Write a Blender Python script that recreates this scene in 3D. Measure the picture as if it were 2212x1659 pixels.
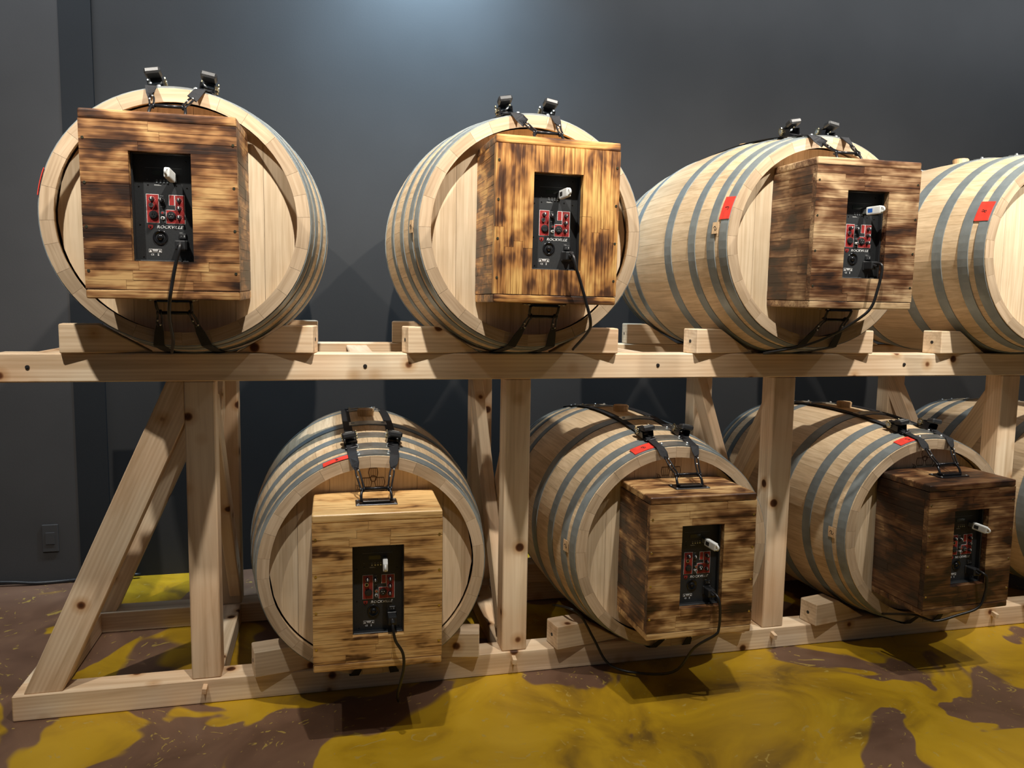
import bpy, bmesh, math, random
from mathutils import Vector, Matrix
for o in list(bpy.data.objects): bpy.data.objects.remove(o)
SC = bpy.context.scene
COL = SC.collection
PI = math.pi
RND = random.Random(7)

# ------------------------------------------------------------------ camera
cam_d = bpy.data.cameras.new('camera'); cam = bpy.data.objects.new('camera', cam_d); COL.objects.link(cam)
cam_d.sensor_width = 36; cam_d.lens = 36 * 1676.19 / 2212; cam_d.clip_start = .02
RGT = Vector((.97256, -.23212, .01589)); DWN = Vector((-.00863, -.10425, -.99451)); FWD = Vector((.23251, .96708, -.10339))
M = Matrix(((RGT.x, -DWN.x, -FWD.x, 0.0), (RGT.y, -DWN.y, -FWD.y, -2.12603), (RGT.z, -DWN.z, -FWD.z, 1.0872), (0, 0, 0, 1)))
cam.matrix_world = M
SC.camera = cam

# ------------------------------------------------------------------ light
W = bpy.data.worlds.new('room_ambient'); SC.world = W; W.use_nodes = True
W.node_tree.nodes['Background'].inputs[0].default_value = (.55, .76, 1, 1)
W.node_tree.nodes['Background'].inputs[1].default_value = .06
SC.view_settings.view_transform = 'Standard'; SC.view_settings.look = 'None'; SC.view_settings.gamma = 1
SC.view_settings.use_curve_mapping = False
SC.view_settings.exposure = 0.0
def spot(name, loc, target, power, angle, blend, color, radius):
    l = bpy.data.lights.new(name, 'SPOT'); l.energy = power; l.spot_size = math.radians(angle); l.spot_blend = blend
    l.color = color; l.shadow_soft_size = radius
    o = bpy.data.objects.new(name, l); COL.objects.link(o); o.location = loc
    o.rotation_euler = (Vector(target) - Vector(loc)).to_track_quat('-Z', 'Y').to_euler()
    return o
for i in range(-1, 4):          # track of ceiling spots in front of the rack, one above every bay
    x = .1 + .852 * i
    spot('ceiling_spot', (x, -.9, 2.36), (x, .33, 1.22), 182 if i > -1 else 140, 82, 1.0, (1, .93, .83), .018)
for x in (-.6, .75, 2.1):        # added fill over the aisle, straight down, to keep the floor bright
    spot('floor_fill_spot', (x, -1.25, 2.62), (x, -1.2, 0), 185, 54, 1.0, (1, .93, .83), .025)
# cool wall washer high on the back wall, just over the frame
spot('wall_washer', (.42, .62, 2.75), (.38, 1.08, 1.9), 205, 124, 1.0, (.50, .76, 1), .08)
al = bpy.data.lights.new('added_wall_fill', 'AREA'); al.shape = 'RECTANGLE'; al.size = 7.0; al.size_y = .08; al.energy = 56; al.color = (.86, .93, 1); al.spread = math.radians(100)  # added strip of fill light, no fixture there, brightens the back wall
ao = bpy.data.objects.new('added_wall_fill', al); COL.objects.link(ao); ao.location = (.7, .55, 3.0); ao.rotation_euler = (Vector((.7, 1.08, 2.1)) - Vector((.7, .55, 3.0))).to_track_quat('-Z', 'Y').to_euler()

# ------------------------------------------------------------------ materials
def mat(name):
    m = bpy.data.materials.new(name); m.use_nodes = True
    nt = m.node_tree; b = nt.nodes['Principled BSDF']
    return m, nt, b
def N(nt, t, **kw):
    n = nt.nodes.new(t)
    for k, v in kw.items():
        if k in n.inputs: n.inputs[k].default_value = v
        else: setattr(n, k, v)
    return n
def L(nt, a, b): nt.links.new(a, b)
def ramp(nt, src, stops):
    r = nt.nodes.new('ShaderNodeValToRGB'); e = r.color_ramp.elements
    while len(e) < len(stops): e.new(.5)
    for q, (p, c) in zip(e, stops): q.position = p; q.color = (c[0], c[1], c[2], 1)
    L(nt, src, r.inputs[0]); return r
def mix(nt, fac, a, b, mode='MIX'):
    m = nt.nodes.new('ShaderNodeMix'); m.data_type = 'RGBA'; m.blend_type = mode
    for s, v in ((m.inputs[0], fac), (m.inputs[6], a), (m.inputs[7], b)):
        if hasattr(v, 'links') or hasattr(v, 'is_linked'): L(nt, v, s)
        else: s.default_value = v if not isinstance(v, tuple) else (*v, 1)[:4]
    return m.outputs[2]
def math_(nt, op, a, b=None):
    m = nt.nodes.new('ShaderNodeMath'); m.operation = op
    for s, v in zip(m.inputs, (a, b)):
        if v is None: continue
        if hasattr(v, 'is_linked'): L(nt, v, s)
        else: s.default_value = v
    return m.outputs[0]
def plain(name, col, rough=.5, metal=0, spec=.5, bump=0, scale=60):
    m, nt, b = mat(name); b.inputs['Roughness'].default_value = rough; b.inputs['Metallic'].default_value = metal
    b.inputs['Specular IOR Level'].default_value = spec
    tc = N(nt, 'ShaderNodeTexCoord'); n = N(nt, 'ShaderNodeTexNoise', Scale=scale, Detail=3.0); L(nt, tc.outputs['Object'], n.inputs['Vector'])
    r = ramp(nt, n.outputs[0], ((.3, [c * .85 for c in col]), (.7, [min(1, c * 1.12) for c in col])))
    L(nt, r.outputs[0], b.inputs['Base Color'])
    if bump:
        bp = N(nt, 'ShaderNodeBump', Strength=bump, Distance=.002); L(nt, n.outputs[0], bp.inputs['Height']); L(nt, bp.outputs[0], b.inputs['Normal'])
    return m
def scaled(nt, vec, s, off=None):
    mp = N(nt, 'ShaderNodeMapping'); mp.inputs['Scale'].default_value = s
    L(nt, vec, mp.inputs['Vector'])
    if off is not None: L(nt, off, mp.inputs['Location'])
    return mp.outputs[0]
def rnd_offset(nt, k=17.0):
    oi = N(nt, 'ShaderNodeObjectInfo'); c = N(nt, 'ShaderNodeCombineXYZ')
    a = math_(nt, 'MULTIPLY', oi.outputs['Random'], k)
    for i in range(3): L(nt, math_(nt, 'MULTIPLY', a, 1 + .7 * i), c.inputs[i])
    return c.outputs[0], oi.outputs['Random']

def pine_material():           # planed softwood, length along local X, with knots
    m, nt, b = mat('pine_timber'); tc = N(nt, 'ShaderNodeTexCoord'); off, rnd = rnd_offset(nt)
    v = scaled(nt, tc.outputs['Object'], (1, 1, 1), off)
    w = N(nt, 'ShaderNodeTexNoise', Scale=3.0, Detail=2.0); L(nt, v, w.inputs['Vector'])
    vo = N(nt, 'ShaderNodeTexVoronoi', Scale=9.5, Randomness=1.0); L(nt, v, vo.inputs['Vector'])
    gx = N(nt, 'ShaderNodeTexNoise', Scale=1.0, Detail=4.0, Roughness=.6, Distortion=.6); L(nt, scaled(nt, v, (1.6, 34, 34)), gx.inputs['Vector'])
    gw = N(nt, 'ShaderNodeTexWave', Scale=1.0, Distortion=5.0, Detail=2.0); gw.wave_type = 'BANDS'; gw.bands_direction = 'Z'
    gw.inputs['Detail Scale'].default_value = .6
    L(nt, scaled(nt, v, (1.2, 22, 30)), gw.inputs['Vector'])
    c0 = ramp(nt, gx.outputs[0], ((.3, (.60, .47, .32)), (.5, (.80, .67, .50)), (.72, (.90, .79, .62)))).outputs[0]
    c1 = mix(nt, math_(nt, 'MULTIPLY', gw.outputs[0], .26), c0, (.52, .35, .21))
    tint = ramp(nt, rnd, ((0, (1.0, .98, .95)), (.5, (.95, .90, .84)), (1, (.99, .94, .87)))).outputs[0]
    c2 = mix(nt, 1.0, c1, tint, 'MULTIPLY')
    pink = ramp(nt, w.outputs[0], ((.45, (1, 1, 1)), (.68, (.93, .76, .64)))).outputs[0]
    c3 = mix(nt, .75, c2, pink, 'MULTIPLY')
    halo = ramp(nt, vo.outputs['Distance'], ((.085, (.09, .04, .02)), (.11, (.24, .12, .06)), (.14, (.80, .68, .56)), (.28, (1, 1, 1)))).outputs[0]
    c4 = mix(nt, 1.0, c3, halo, 'MULTIPLY')
    L(nt, c4, b.inputs['Base Color']); b.inputs['Roughness'].default_value = .62; b.inputs['Specular IOR Level'].default_value = .3
    bp = N(nt, 'ShaderNodeBump', Strength=.12, Distance=.002); L(nt, gx.outputs[0], bp.inputs['Height']); L(nt, bp.outputs[0], b.inputs['Normal'])
    return m
def oak_material(name, axis, base, dark, light, var=.16, rough=.55):
    m, nt, b = mat(name); tc = N(nt, 'ShaderNodeTexCoord'); off, rnd = rnd_offset(nt)
    v = scaled(nt, tc.outputs['Object'], (1, 1, 1), off)
    s = [60, 60, 60]; s[axis] = 2.2
    g1 = N(nt, 'ShaderNodeTexNoise', Scale=1.0, Detail=5.0, Roughness=.65, Distortion=.4); L(nt, scaled(nt, v, tuple(s)), g1.inputs['Vector'])
    s2 = [190, 190, 190]; s2[axis] = 7
    g2 = N(nt, 'ShaderNodeTexNoise', Scale=1.0, Detail=2.0); L(nt, scaled(nt, v, tuple(s2)), g2.inputs['Vector'])
    g3 = N(nt, 'ShaderNodeTexNoise', Scale=7.0, Detail=3.0); L(nt, v, g3.inputs['Vector'])
    c = ramp(nt, g1.outputs[0], ((.28, dark), (.5, base), (.74, light))).outputs[0]
    c = mix(nt, .35, c, ramp(nt, g2.outputs[0], ((.35, (.62, .55, .45)), (.55, (1, 1, 1)))).outputs[0], 'MULTIPLY')
    c = mix(nt, .5, c, ramp(nt, g3.outputs[0], ((.3, (.78, .74, .68)), (.6, (1.05, 1.03, 1)))).outputs[0], 'MULTIPLY')
    t = ramp(nt, rnd, ((0, (1 - var, 1 - var * 1.05, 1 - var * 1.15)), (.35, (1, 1, 1)), (.7, (1 - var * .45, 1 - var * .55, 1 - var * .7)), (1, (1.04, 1.02, 1)))).outputs[0]
    c = mix(nt, 1.0, c, t, 'MULTIPLY')
    L(nt, c, b.inputs['Base Color']); b.inputs['Roughness'].default_value = rough; b.inputs['Specular IOR Level'].default_value = .35
    bp = N(nt, 'ShaderNodeBump', Strength=.1, Distance=.001); L(nt, g1.outputs[0], bp.inputs['Height']); L(nt, bp.outputs[0], b.inputs['Normal'])
    return m
def char_material(name, root, axis, char, honey, mid, gloss, seed, contrast=1.5):
    # torched softwood: burnt clouds laid over the whole box, fine grain of every strip along `axis` of the box
    m, nt, b = mat(name); tc = N(nt, 'ShaderNodeTexCoord'); tc.object = root; off, rnd = rnd_offset(nt, 3.0)
    v = tc.outputs['Object']
    shift = N(nt, 'ShaderNodeVectorMath', operation='ADD'); L(nt, v, shift.inputs[0]); shift.inputs[1].default_value = (seed * 3.1, seed * 1.7, seed * 2.3)
    st = [1.25, 1.25, 1.25]; st[axis] = .62
    bl = N(nt, 'ShaderNodeTexNoise', Scale=13.0, Detail=3.0, Roughness=.55, Distortion=.3); L(nt, scaled(nt, shift.outputs[0], tuple(st)), bl.inputs['Vector'])
    s = [95, 95, 95]; s[axis] = 4.5
    g = N(nt, 'ShaderNodeTexNoise', Scale=1.0, Detail=5.0, Roughness=.62, Distortion=.7); L(nt, scaled(nt, shift.outputs[0], tuple(s), off), g.inputs['Vector'])
    s2 = [230, 230, 230]; s2[axis] = 9
    g2 = N(nt, 'ShaderNodeTexNoise', Scale=1.0, Detail=3.0); L(nt, scaled(nt, shift.outputs[0], tuple(s2), off), g2.inputs['Vector'])
    f = math_(nt, 'ADD', math_(nt, 'ADD', math_(nt, 'MULTIPLY', math_(nt, 'SUBTRACT', bl.outputs[0], .5), contrast), .5), math_(nt, 'MULTIPLY', math_(nt, 'SUBTRACT', g.outputs[0], .5), .60))
    f = math_(nt, 'ADD', f, math_(nt, 'MULTIPLY', math_(nt, 'SUBTRACT', rnd, .5), .11))
    f = math_(nt, 'ADD', f, char)
    c = ramp(nt, f, ((.27, honey), (.46, mid), (.60, (.12, .050, .021)), (.76, (.030, .016, .011)))).outputs[0]
    c = mix(nt, .7, c, ramp(nt, g2.outputs[0], ((.34, (.30, .19, .12)), (.50, (1, 1, 1)))).outputs[0], 'MULTIPLY')
    L(nt, c, b.inputs['Base Color']); b.inputs['Roughness'].default_value = gloss; b.inputs['Specular IOR Level'].default_value = .5
    bp = N(nt, 'ShaderNodeBump', Strength=.5, Distance=.0014); L(nt, g.outputs[0], bp.inputs['Height']); L(nt, bp.outputs[0], b.inputs['Normal'])
    return m
def floor_material():
    m, nt, b = mat('poured_resin_floor'); tc = N(nt, 'ShaderNodeTexCoord'); v = tc.outputs['Object']
    w = N(nt, 'ShaderNodeTexNoise', Scale=1.5, Detail=2.0, Roughness=.45); L(nt, v, w.inputs['Vector'])
    wv = N(nt, 'ShaderNodeVectorMath', operation='MULTIPLY_ADD'); L(nt, w.outputs['Color'], wv.inputs[0]); wv.inputs[1].default_value = (.55, .55, .2); L(nt, v, wv.inputs[2])
    n = N(nt, 'ShaderNodeTexNoise', Scale=2.3, Detail=3.5, Roughness=.5, Distortion=.35); L(nt, wv.outputs[0], n.inputs['Vector'])
    sx = N(nt, 'ShaderNodeSeparateXYZ'); L(nt, v, sx.inputs[0])
    # the yellow pour thins out towards the open end of the rack
    bias = N(nt, 'ShaderNodeMapRange'); L(nt, sx.outputs[0], bias.inputs['Value'])
    bias.inputs['From Min'].default_value = -.9; bias.inputs['From Max'].default_value = .7; bias.inputs['To Min'].default_value = -.07; bias.inputs['To Max'].default_value = .035
    f = math_(nt, 'ADD', n.outputs[0], bias.outputs[0])
    mo = N(nt, 'ShaderNodeTexNoise', Scale=4.5, Detail=5.0, Roughness=.55, Distortion=.7); L(nt, wv.outputs[0], mo.inputs['Vector'])
    yel = ramp(nt, mo.outputs[0], ((.30, (.17, .10, .018)), (.42, (.35, .205, .013)), (.55, (.47, .285, .013)), (.8, (.55, .345, .022)))).outputs[0]
    bro = ramp(nt, mo.outputs[0], ((.3, (.11, .06, .038)), (.55, (.17, .095, .06)), (.78, (.22, .128, .075)))).outputs[0]
    k = ramp(nt, f, ((.468, (0, 0, 0)), (.482, (1, 1, 1)))).outputs[0]
    c = mix(nt, k, bro, yel)
    sp = N(nt, 'ShaderNodeTexNoise', Scale=26.0, Detail=3.0, Distortion=2.0); L(nt, wv.outputs[0], sp.inputs['Vector'])
    c = mix(nt, ramp(nt, sp.outputs[0], ((.655, (0, 0, 0)), (.68, (.8, .8, .8)))).outputs[0], c, (.42, .30, .07))
    L(nt, c, b.inputs['Base Color'])
    r = ramp(nt, mo.outputs[0], ((.3, (.3, .3, .3)), (.7, (.45, .45, .45)))); L(nt, r.outputs[0], b.inputs['Roughness'])
    b.inputs['Specular IOR Level'].default_value = .4
    return m
def wall_material(name, col):
    m, nt, b = mat(name); tc = N(nt, 'ShaderNodeTexCoord')
    n = N(nt, 'ShaderNodeTexNoise', Scale=180.0, Detail=3.0); L(nt, tc.outputs['Object'], n.inputs['Vector'])
    n2 = N(nt, 'ShaderNodeTexNoise', Scale=2.5, Detail=3.0); L(nt, tc.outputs['Object'], n2.inputs['Vector'])
    c = ramp(nt, n2.outputs[0], ((.3, [q * .88 for q in col]), (.7, [q * 1.1 for q in col]))).outputs[0]
    L(nt, c, b.inputs['Base Color']); b.inputs['Roughness'].default_value = .7; b.inputs['Specular IOR Level'].default_value = .25
    bp = N(nt, 'ShaderNodeBump', Strength=.15, Distance=.001); L(nt, n.outputs[0], bp.inputs['Height']); L(nt, bp.outputs[0], b.inputs['Normal'])
    return m

PINE = pine_material()
OAK = oak_material('oak_staves', 1, (.72, .56, .37), (.58, .43, .27), (.82, .66, .46))
HEADOAK = oak_material('oak_head', 2, (.62, .50, .35), (.53, .41, .275), (.69, .575, .42), .08)
ENDG = oak_material('oak_end_grain', 0, (.50, .385, .265), (.38, .28, .185), (.60, .47, .34), .22)
BUNGW = oak_material('bung_wood', 2, (.66, .47, .28), (.55, .38, .2), (.75, .55, .34), .05)
STEEL = plain('galvanised_hoop', (.24, .275, .285), .45, .35, .5, .05, 25)
STEELB = plain('bright_steel', (.55, .58, .58), .3, .9)
BLKMETAL = plain('black_chrome', (.022, .022, .025), .28, .6)
BRASS = plain('zinc_gear', (.55, .47, .28), .28, 1)
WEB = plain('black_webbing', (.016, .017, .02), .75, 0, .3, .3, 300)
PLAST = plain('black_plastic', (.018, .019, .021), .45, 0, .5, .1, 300)
PLATE = plain('amp_plate_black', (.024, .026, .028), .5, 0, .4, .06, 500)
GLOSSB = plain('gloss_black', (.01, .01, .011), .12)
RED = plain('red_print', (.30, .022, .02), .5)
WHITE = plain('white_print', (.75, .76, .76), .55)
DIM = plain('grey_print', (.32, .33, .33), .55)
LCD = plain('lcd_window', (.03, .035, .02), .15)
USBW = plain('white_plastic', (.78, .80, .79), .35)
USBB = plain('blue_label', (.03, .14, .55), .4)
TAPE = plain('red_tape', (.78, .055, .035), .5, 0, .4)
INK = plain('black_ink', (.02, .018, .016), .7)
BRAND = plain('burnt_print', (.10, .055, .03), .7)
CABLE = plain('cable_rubber', (.012, .012, .013), .4)
RUST = plain('dark_steel_bolt', (.10, .09, .085), .35, .8)
FLOORM = floor_material()
WALLM = wall_material('charcoal_wall_paint', (.0235, .0232, .0235))
WALLL = wall_material('grey_wall_paint', (.044, .042, .0415))
WALLD = wall_material('dark_strip_tone', (.010, .0115, .0135))

# ------------------------------------------------------------------ mesh helpers
def link(name, me, m, parent=None, smooth=False):
    o = bpy.data.objects.new(name, me); COL.objects.link(o)
    if m and not me.materials: me.materials.append(m)
    if smooth: me.polygons.foreach_set('use_smooth', [True] * len(me.polygons))
    if parent: o.parent = parent
    return o
def from_bm(name, bm, m, parent=None, smooth=False):
    me = bpy.data.meshes.new(name); bmesh.ops.recalc_face_normals(bm, faces=bm.faces); bm.to_mesh(me); bm.free()
    return link(name, me, m, parent, smooth)
def bm_box(bm, lo, hi, bev=0, seg=1):
    r = bmesh.ops.create_cube(bm, size=1); vs = r['verts']
    for v in vs: v.co = Vector([(lo[i] + hi[i]) / 2 + v.co[i] * (hi[i] - lo[i]) for i in range(3)])
    if bev:
        es = list({e for v in vs for e in v.link_edges})
        bmesh.ops.bevel(bm, geom=es, offset=bev, segments=seg, affect='EDGES', profile=.6)
def box(name, lo, hi, m, parent=None, bev=0, seg=1):
    bm = bmesh.new(); bm_box(bm, lo, hi, bev, seg); return from_bm(name, bm, m, parent)
def bm_cyl(bm, p0, p1, r0, r1=None, n=16, cap=True):
    p0, p1 = Vector(p0), Vector(p1); d = p1 - p0; r1 = r0 if r1 is None else r1
    q = d.to_track_quat('Z', 'Y').to_matrix().to_4x4(); q.translation = (p0 + p1) / 2
    bmesh.ops.create_cone(bm, cap_ends=cap, segments=n, radius1=r0, radius2=r1, depth=d.length, matrix=q)
def cyl(name, p0, p1, r0, m, parent=None, r1=None, n=16, smooth=False):
    bm = bmesh.new(); bm_cyl(bm, p0, p1, r0, r1, n); o = from_bm(name, bm, m, parent)
    return o
def bm_sphere(bm, c, r, n=10, sc=(1, 1, 1)):
    r_ = bmesh.ops.create_uvsphere(bm, u_segments=n, v_segments=max(6, n // 2), radius=r)
    for v in r_['verts']: v.co = Vector((v.co.x * sc[0] + c[0], v.co.y * sc[1] + c[1], v.co.z * sc[2] + c[2]))
def smooth_path(pts, k=6):
    pts = [Vector(p) for p in pts]; out = []
    P = [2 * pts[0] - pts[1]] + pts + [2 * pts[-1] - pts[-2]]
    for i in range(1, len(P) - 2):
        a, b, c, d = P[i - 1:i + 3]
        for j in range(k):
            t = j / k
            out.append(.5 * ((2 * b) + (c - a) * t + (2 * a - 5 * b + 4 * c - d) * t * t + (3 * b - a - 3 * c + d) * t ** 3))
    out.append(pts[-1]); return out
def bm_tube(bm, pts, r, n=8):
    pts = [Vector(p) for p in pts]; rings = []; up = Vector((.13, .21, 1)).normalized(); prev = None
    for i, p in enumerate(pts):
        d = (pts[min(i + 1, len(pts) - 1)] - pts[max(i - 1, 0)]).normalized()
        a = (prev if prev else up); a = (a - d * a.dot(d))
        if a.length < 1e-4: a = d.orthogonal()
        a.normalize(); prev = a; b = d.cross(a)
        rings.append([bm.verts.new(p + (a * math.cos(2 * PI * k / n) + b * math.sin(2 * PI * k / n)) * r) for k in range(n)])
    for A, B in zip(rings, rings[1:]):
        for k in range(n): bm.faces.new((A[k], A[(k + 1) % n], B[(k + 1) % n], B[k]))
    bm.faces.new(rings[0][::-1]); bm.faces.new(rings[-1])
def tube(name, pts, r, m, parent=None, n=8):
    bm = bmesh.new(); bm_tube(bm, pts, r, n); return from_bm(name, bm, m, parent, True)
def bm_prism(bm, poly, y0, y1, axis=1):
    # poly in (x,z), extruded along y
    A = [bm.verts.new((p[0], y0, p[1])) for p in poly]; B = [bm.verts.new((p[0], y1, p[1])) for p in poly]
    bm.faces.new(A); bm.faces.new(B[::-1]); n = len(poly)
    for i in range(n): bm.faces.new((A[i], A[(i + 1) % n], B[(i + 1) % n], B[i]))
def prism(name, poly, y0, y1, m, parent=None):
    bm = bmesh.new(); bm_prism(bm, poly, y0, y1); return from_bm(name, bm, m, parent)
def ribbon(name, pts, wdirs, width, thick, m, parent):
    bm = bmesh.new(); rings = []
    for i, p in enumerate(pts):
        d = (pts[min(i + 1, len(pts) - 1)] - pts[max(i - 1, 0)]).normalized()
        w = wdirs[i]; w = (w - d * w.dot(d)).normalized(); n = d.cross(w)
        ww = width[i] if isinstance(width, list) else width
        rings.append([bm.verts.new(p + w * ww / 2 * a + n * thick / 2 * b) for a, b in ((-1, -1), (1, -1), (1, 1), (-1, 1))])
    for A, B in zip(rings, rings[1:]):
        for k in range(4): bm.faces.new((A[k], A[(k + 1) % 4], B[(k + 1) % 4], B[k]))
    bm.faces.new(rings[0][::-1]); bm.faces.new(rings[-1])
    return from_bm(name, bm, m, parent)
def text_mesh(name, s, size, m, parent, loc, shear=0, depth=.0002, width=None, align='CENTER'):
    cu = bpy.data.curves.new(name, 'FONT'); cu.body = s; cu.size = size; cu.shear = shear; cu.extrude = depth; cu.align_x = align; cu.align_y = 'CENTER'
    cu.resolution_u = 2
    t = bpy.data.objects.new('t', cu); COL.objects.link(t); dg = bpy.context.evaluated_depsgraph_get(); dg.update()
    me = bpy.data.meshes.new_from_object(t.evaluated_get(dg)); bpy.data.objects.remove(t)
    xs = [v.co.x for v in me.vertices]; k = width / (max(xs) - min(xs)) if width else 1; cx = (max(xs) + min(xs)) / 2
    for v in me.vertices: v.co = Vector(((v.co.x - cx) * k, -v.co.z, v.co.y))
    me.name = name; me.materials.clear()
    o = link(name, me, m, parent); o.location = loc; return o
def empty(name, loc, label=None, cat=None, group=None):
    o = bpy.data.objects.new(name, None); COL.objects.link(o); o.location = loc; o.empty_display_size = .05
    if label: tag(o, label, cat, group)
    return o
def tag(o, label, cat, group=None):
    o['label'] = label; o['category'] = cat
    if group: o['group'] = group
    return o
def copy_tree(o, parent):
    c = o.copy(); COL.objects.link(c); c.parent = parent
    for ch in list(o.children): copy_tree(ch, c)
    return c
UNIT = None
def unit_box(name, lo, hi, m, parent):
    """shared unit cube, scaled into place"""
    global UNIT
    key = m.name
    me = UNITS.get(key)
    if me is None:
        bm = bmesh.new(); bmesh.ops.create_cube(bm, size=1); me = bpy.data.meshes.new('strip'); bm.to_mesh(me); bm.free(); me.materials.append(m); UNITS[key] = me
    o = bpy.data.objects.new(name, me); COL.objects.link(o); o.parent = parent
    o.location = [(a + b) / 2 for a, b in zip(lo, hi)]; o.scale = [b - a for a, b in zip(lo, hi)]
    return o
UNITS = {}

# ------------------------------------------------------------------ setting
def quadslab(name, lo, hi, m, kind='structure'):
    o = box(name, lo, hi, m); o['kind'] = kind; return o
fl = quadslab('floor', (-6, -6, -.1), (8, 1.08, 0), FLOORM); fl['label'] = 'glossy poured floor marbled in mustard yellow and brown'
YW = 1.08
wl = box('wall_back', (-6, YW, -.1), (8, YW + .12, 3.6), WALLM); wl['kind'] = 'structure'; wl['label'] = 'dark charcoal painted back wall behind the rack'
strip = box('wall_band_1', (-.923, YW - .012, 0), (-.815, YW - .0005, 3.6), WALLD); strip['kind'] = 'structure'; strip['label'] = 'darker vertical strip running up the charcoal wall'  # upright band on the wall, given a darker tone
wp_ = box('wall_left', (-6, YW - .009, 0), (-.9235, YW - .0005, 3.6), WALLL); wp_['kind'] = 'structure'; wp_['label'] = 'slightly lighter grey wall panel left of the dark strip'
ol = empty('wall_plate', (-1.024, YW - .0095, .12), 'small upright cover plate painted like the grey wall, low at the far left', 'wall plate')
box('cover', (-.028, -.006, 0), (.028, -.0002, .106), WALLL, ol, .002)
box('flap', (-.016, -.009, .03), (.016, -.0055, .076), WALLL, ol, .001)
cb = empty('wall_cable', (-1.2, YW - .03, .0), 'thin black cable lying along the foot of the charcoal wall', 'cable')
tube('cable', smooth_path([(-.5 + .09 * i, -.005 * math.sin(i * 2.1), .012 + .006 * math.sin(i * 1.3 + 1)) for i in range(12)], 4), .007, CABLE, cb)

# ------------------------------------------------------------------ rack
TW = .0735                       # timber section
HR = .947; HS = .0686
XL, XR = -.789, 3.2
rack = empty('barrel_rack', (XL, 0, 0), 'long two-tier rack of pale knotty pine beams, posts and diagonal braces', 'rack')
def timber(name, a, b, sec, up=(0, 0, 1), bev=.003, parent=rack, m=PINE):
    """beam from a to b (world), section sec=(width across, height along up)"""
    a, b = Vector(a), Vector(b); d = b - a; ln = d.length; x = d.normalized(); u = Vector(up); u = (u - x * u.dot(x)).normalized(); y = u.cross(x)
    bm = bmesh.new(); bm_box(bm, (-ln / 2, -sec[0] / 2, -sec[1] / 2), (ln / 2, sec[0] / 2, sec[1] / 2), bev)
    o = from_bm(name, bm, m, None)
    mw = Matrix((x, y, u)).transposed().to_4x4(); mw.translation = (a + b) / 2
    if parent: o.parent = parent; o.matrix_local = Matrix.Translation(-parent.location) @ mw
    else: o.matrix_world = mw
    return o
YR = .5365
rails = []
for y in (0, YR):
    rails.append(timber('rail', (XL, y + TW / 2, HR - TW / 2), (XR, y + TW / 2, HR - TW / 2), (TW, TW - .001)))
    timber('sill', (XL, y + TW / 2, HS / 2), (XR, y + TW / 2, HS / 2), (TW, HS))
PX = [-.358 + .852 * i for i in range(5)]
PWX = .0742
for i, px in enumerate(PX):
    cx = px + PWX / 2
    if cx > XR: continue
    for y in (.004, YR):
        timber('post', (cx, y + TW / 2 - .002, HS), (cx, y + TW / 2 - .002, HR - TW), (PWX, TW - .004), (0, -1, 0))
    # tie on the floor between front and rear sill, and the crossed braces above it
    timber('floor_tie', (cx, TW, HS / 2 + .002), (cx, YR, HS / 2 + .002), (PWX - .004, HS - .006))
    q = .036
    timber('cross_brace', (cx - q / 2 - .001, YR + .01, HR - TW - .06), (cx - q / 2 - .001, TW - .004, HS + .05), (q, .068), (0, 1, 1))
    timber('cross_brace', (cx + q / 2 + .001, TW - .004, HR - TW - .06), (cx + q / 2 + .001, YR + .01, HS + .05), (q, .068), (0, -1, 1))
    pg = box('wedge_peg', (-.006, -.022, -.008), (.006, .004, .008), PINE, rack, .001)
    pg.location = (px + PWX * .5 - XL - .003, .0, .048); pg.rotation_euler = (.15, .1, 0)
for i in range(-1, 4):           # upper ties half-way between the posts
    cx = .1 + .852 * i + (.035 if i == -1 else 0)
    timber('upper_tie', (cx, TW, HR - TW / 2 - .004), (cx, YR, HR - TW / 2 - .004), (.07, TW - .008))
    bo = empty('bolt', (0, 0, 0)); bpy.data.objects.remove(bo)
    bm = bmesh.new(); bm_cyl(bm, (0, .002, 0), (0, -.0025, 0), .006, .005, 12); bm_cyl(bm, (0, -.0024, 0), (0, -.004, 0), .003, .003, 6)
    b_ = from_bm('bolt', bm, RUST, rack); b_.location = (cx + .002 - XL, 0, .912)
# open end: tie and the two raking braces
timber('floor_tie', (XL + TW / 2, TW, HS / 2), (XL + TW / 2, YR, HS / 2), (TW, HS))
def raking_brace(y):
    sl = .45; lx = lambda z: -.419 + (z - .833) * sl
    poly = [(lx(HS), HS), (lx(HS) + .0905, HS), (-.3585, .767), (-.3585, HR - TW), (lx(HR - TW), HR - TW)]
    bm = bmesh.new(); bm_prism(bm, poly, y, y + .064); bmesh.ops.recalc_face_normals(bm, faces=bm.faces); bmesh.ops.bevel(bm, geom=list(bm.edges), offset=.002, segments=1, affect='EDGES')
    xa = Vector((sl, 0, 1)).normalized(); ya = Vector((0, 1, 0)); mw = Matrix((xa, ya, xa.cross(ya))).transposed().to_4x4(); mw.translation = Vector((-.54, y + .03, .45))
    bm.transform(mw.inverted()); o = from_bm('raking_brace', bm, PINE, rack); o.matrix_local = Matrix.Translation(-rack.location) @ mw
for y in (.006, YR + .004): raking_brace(y)
RAIL_TOP = HR

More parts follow.
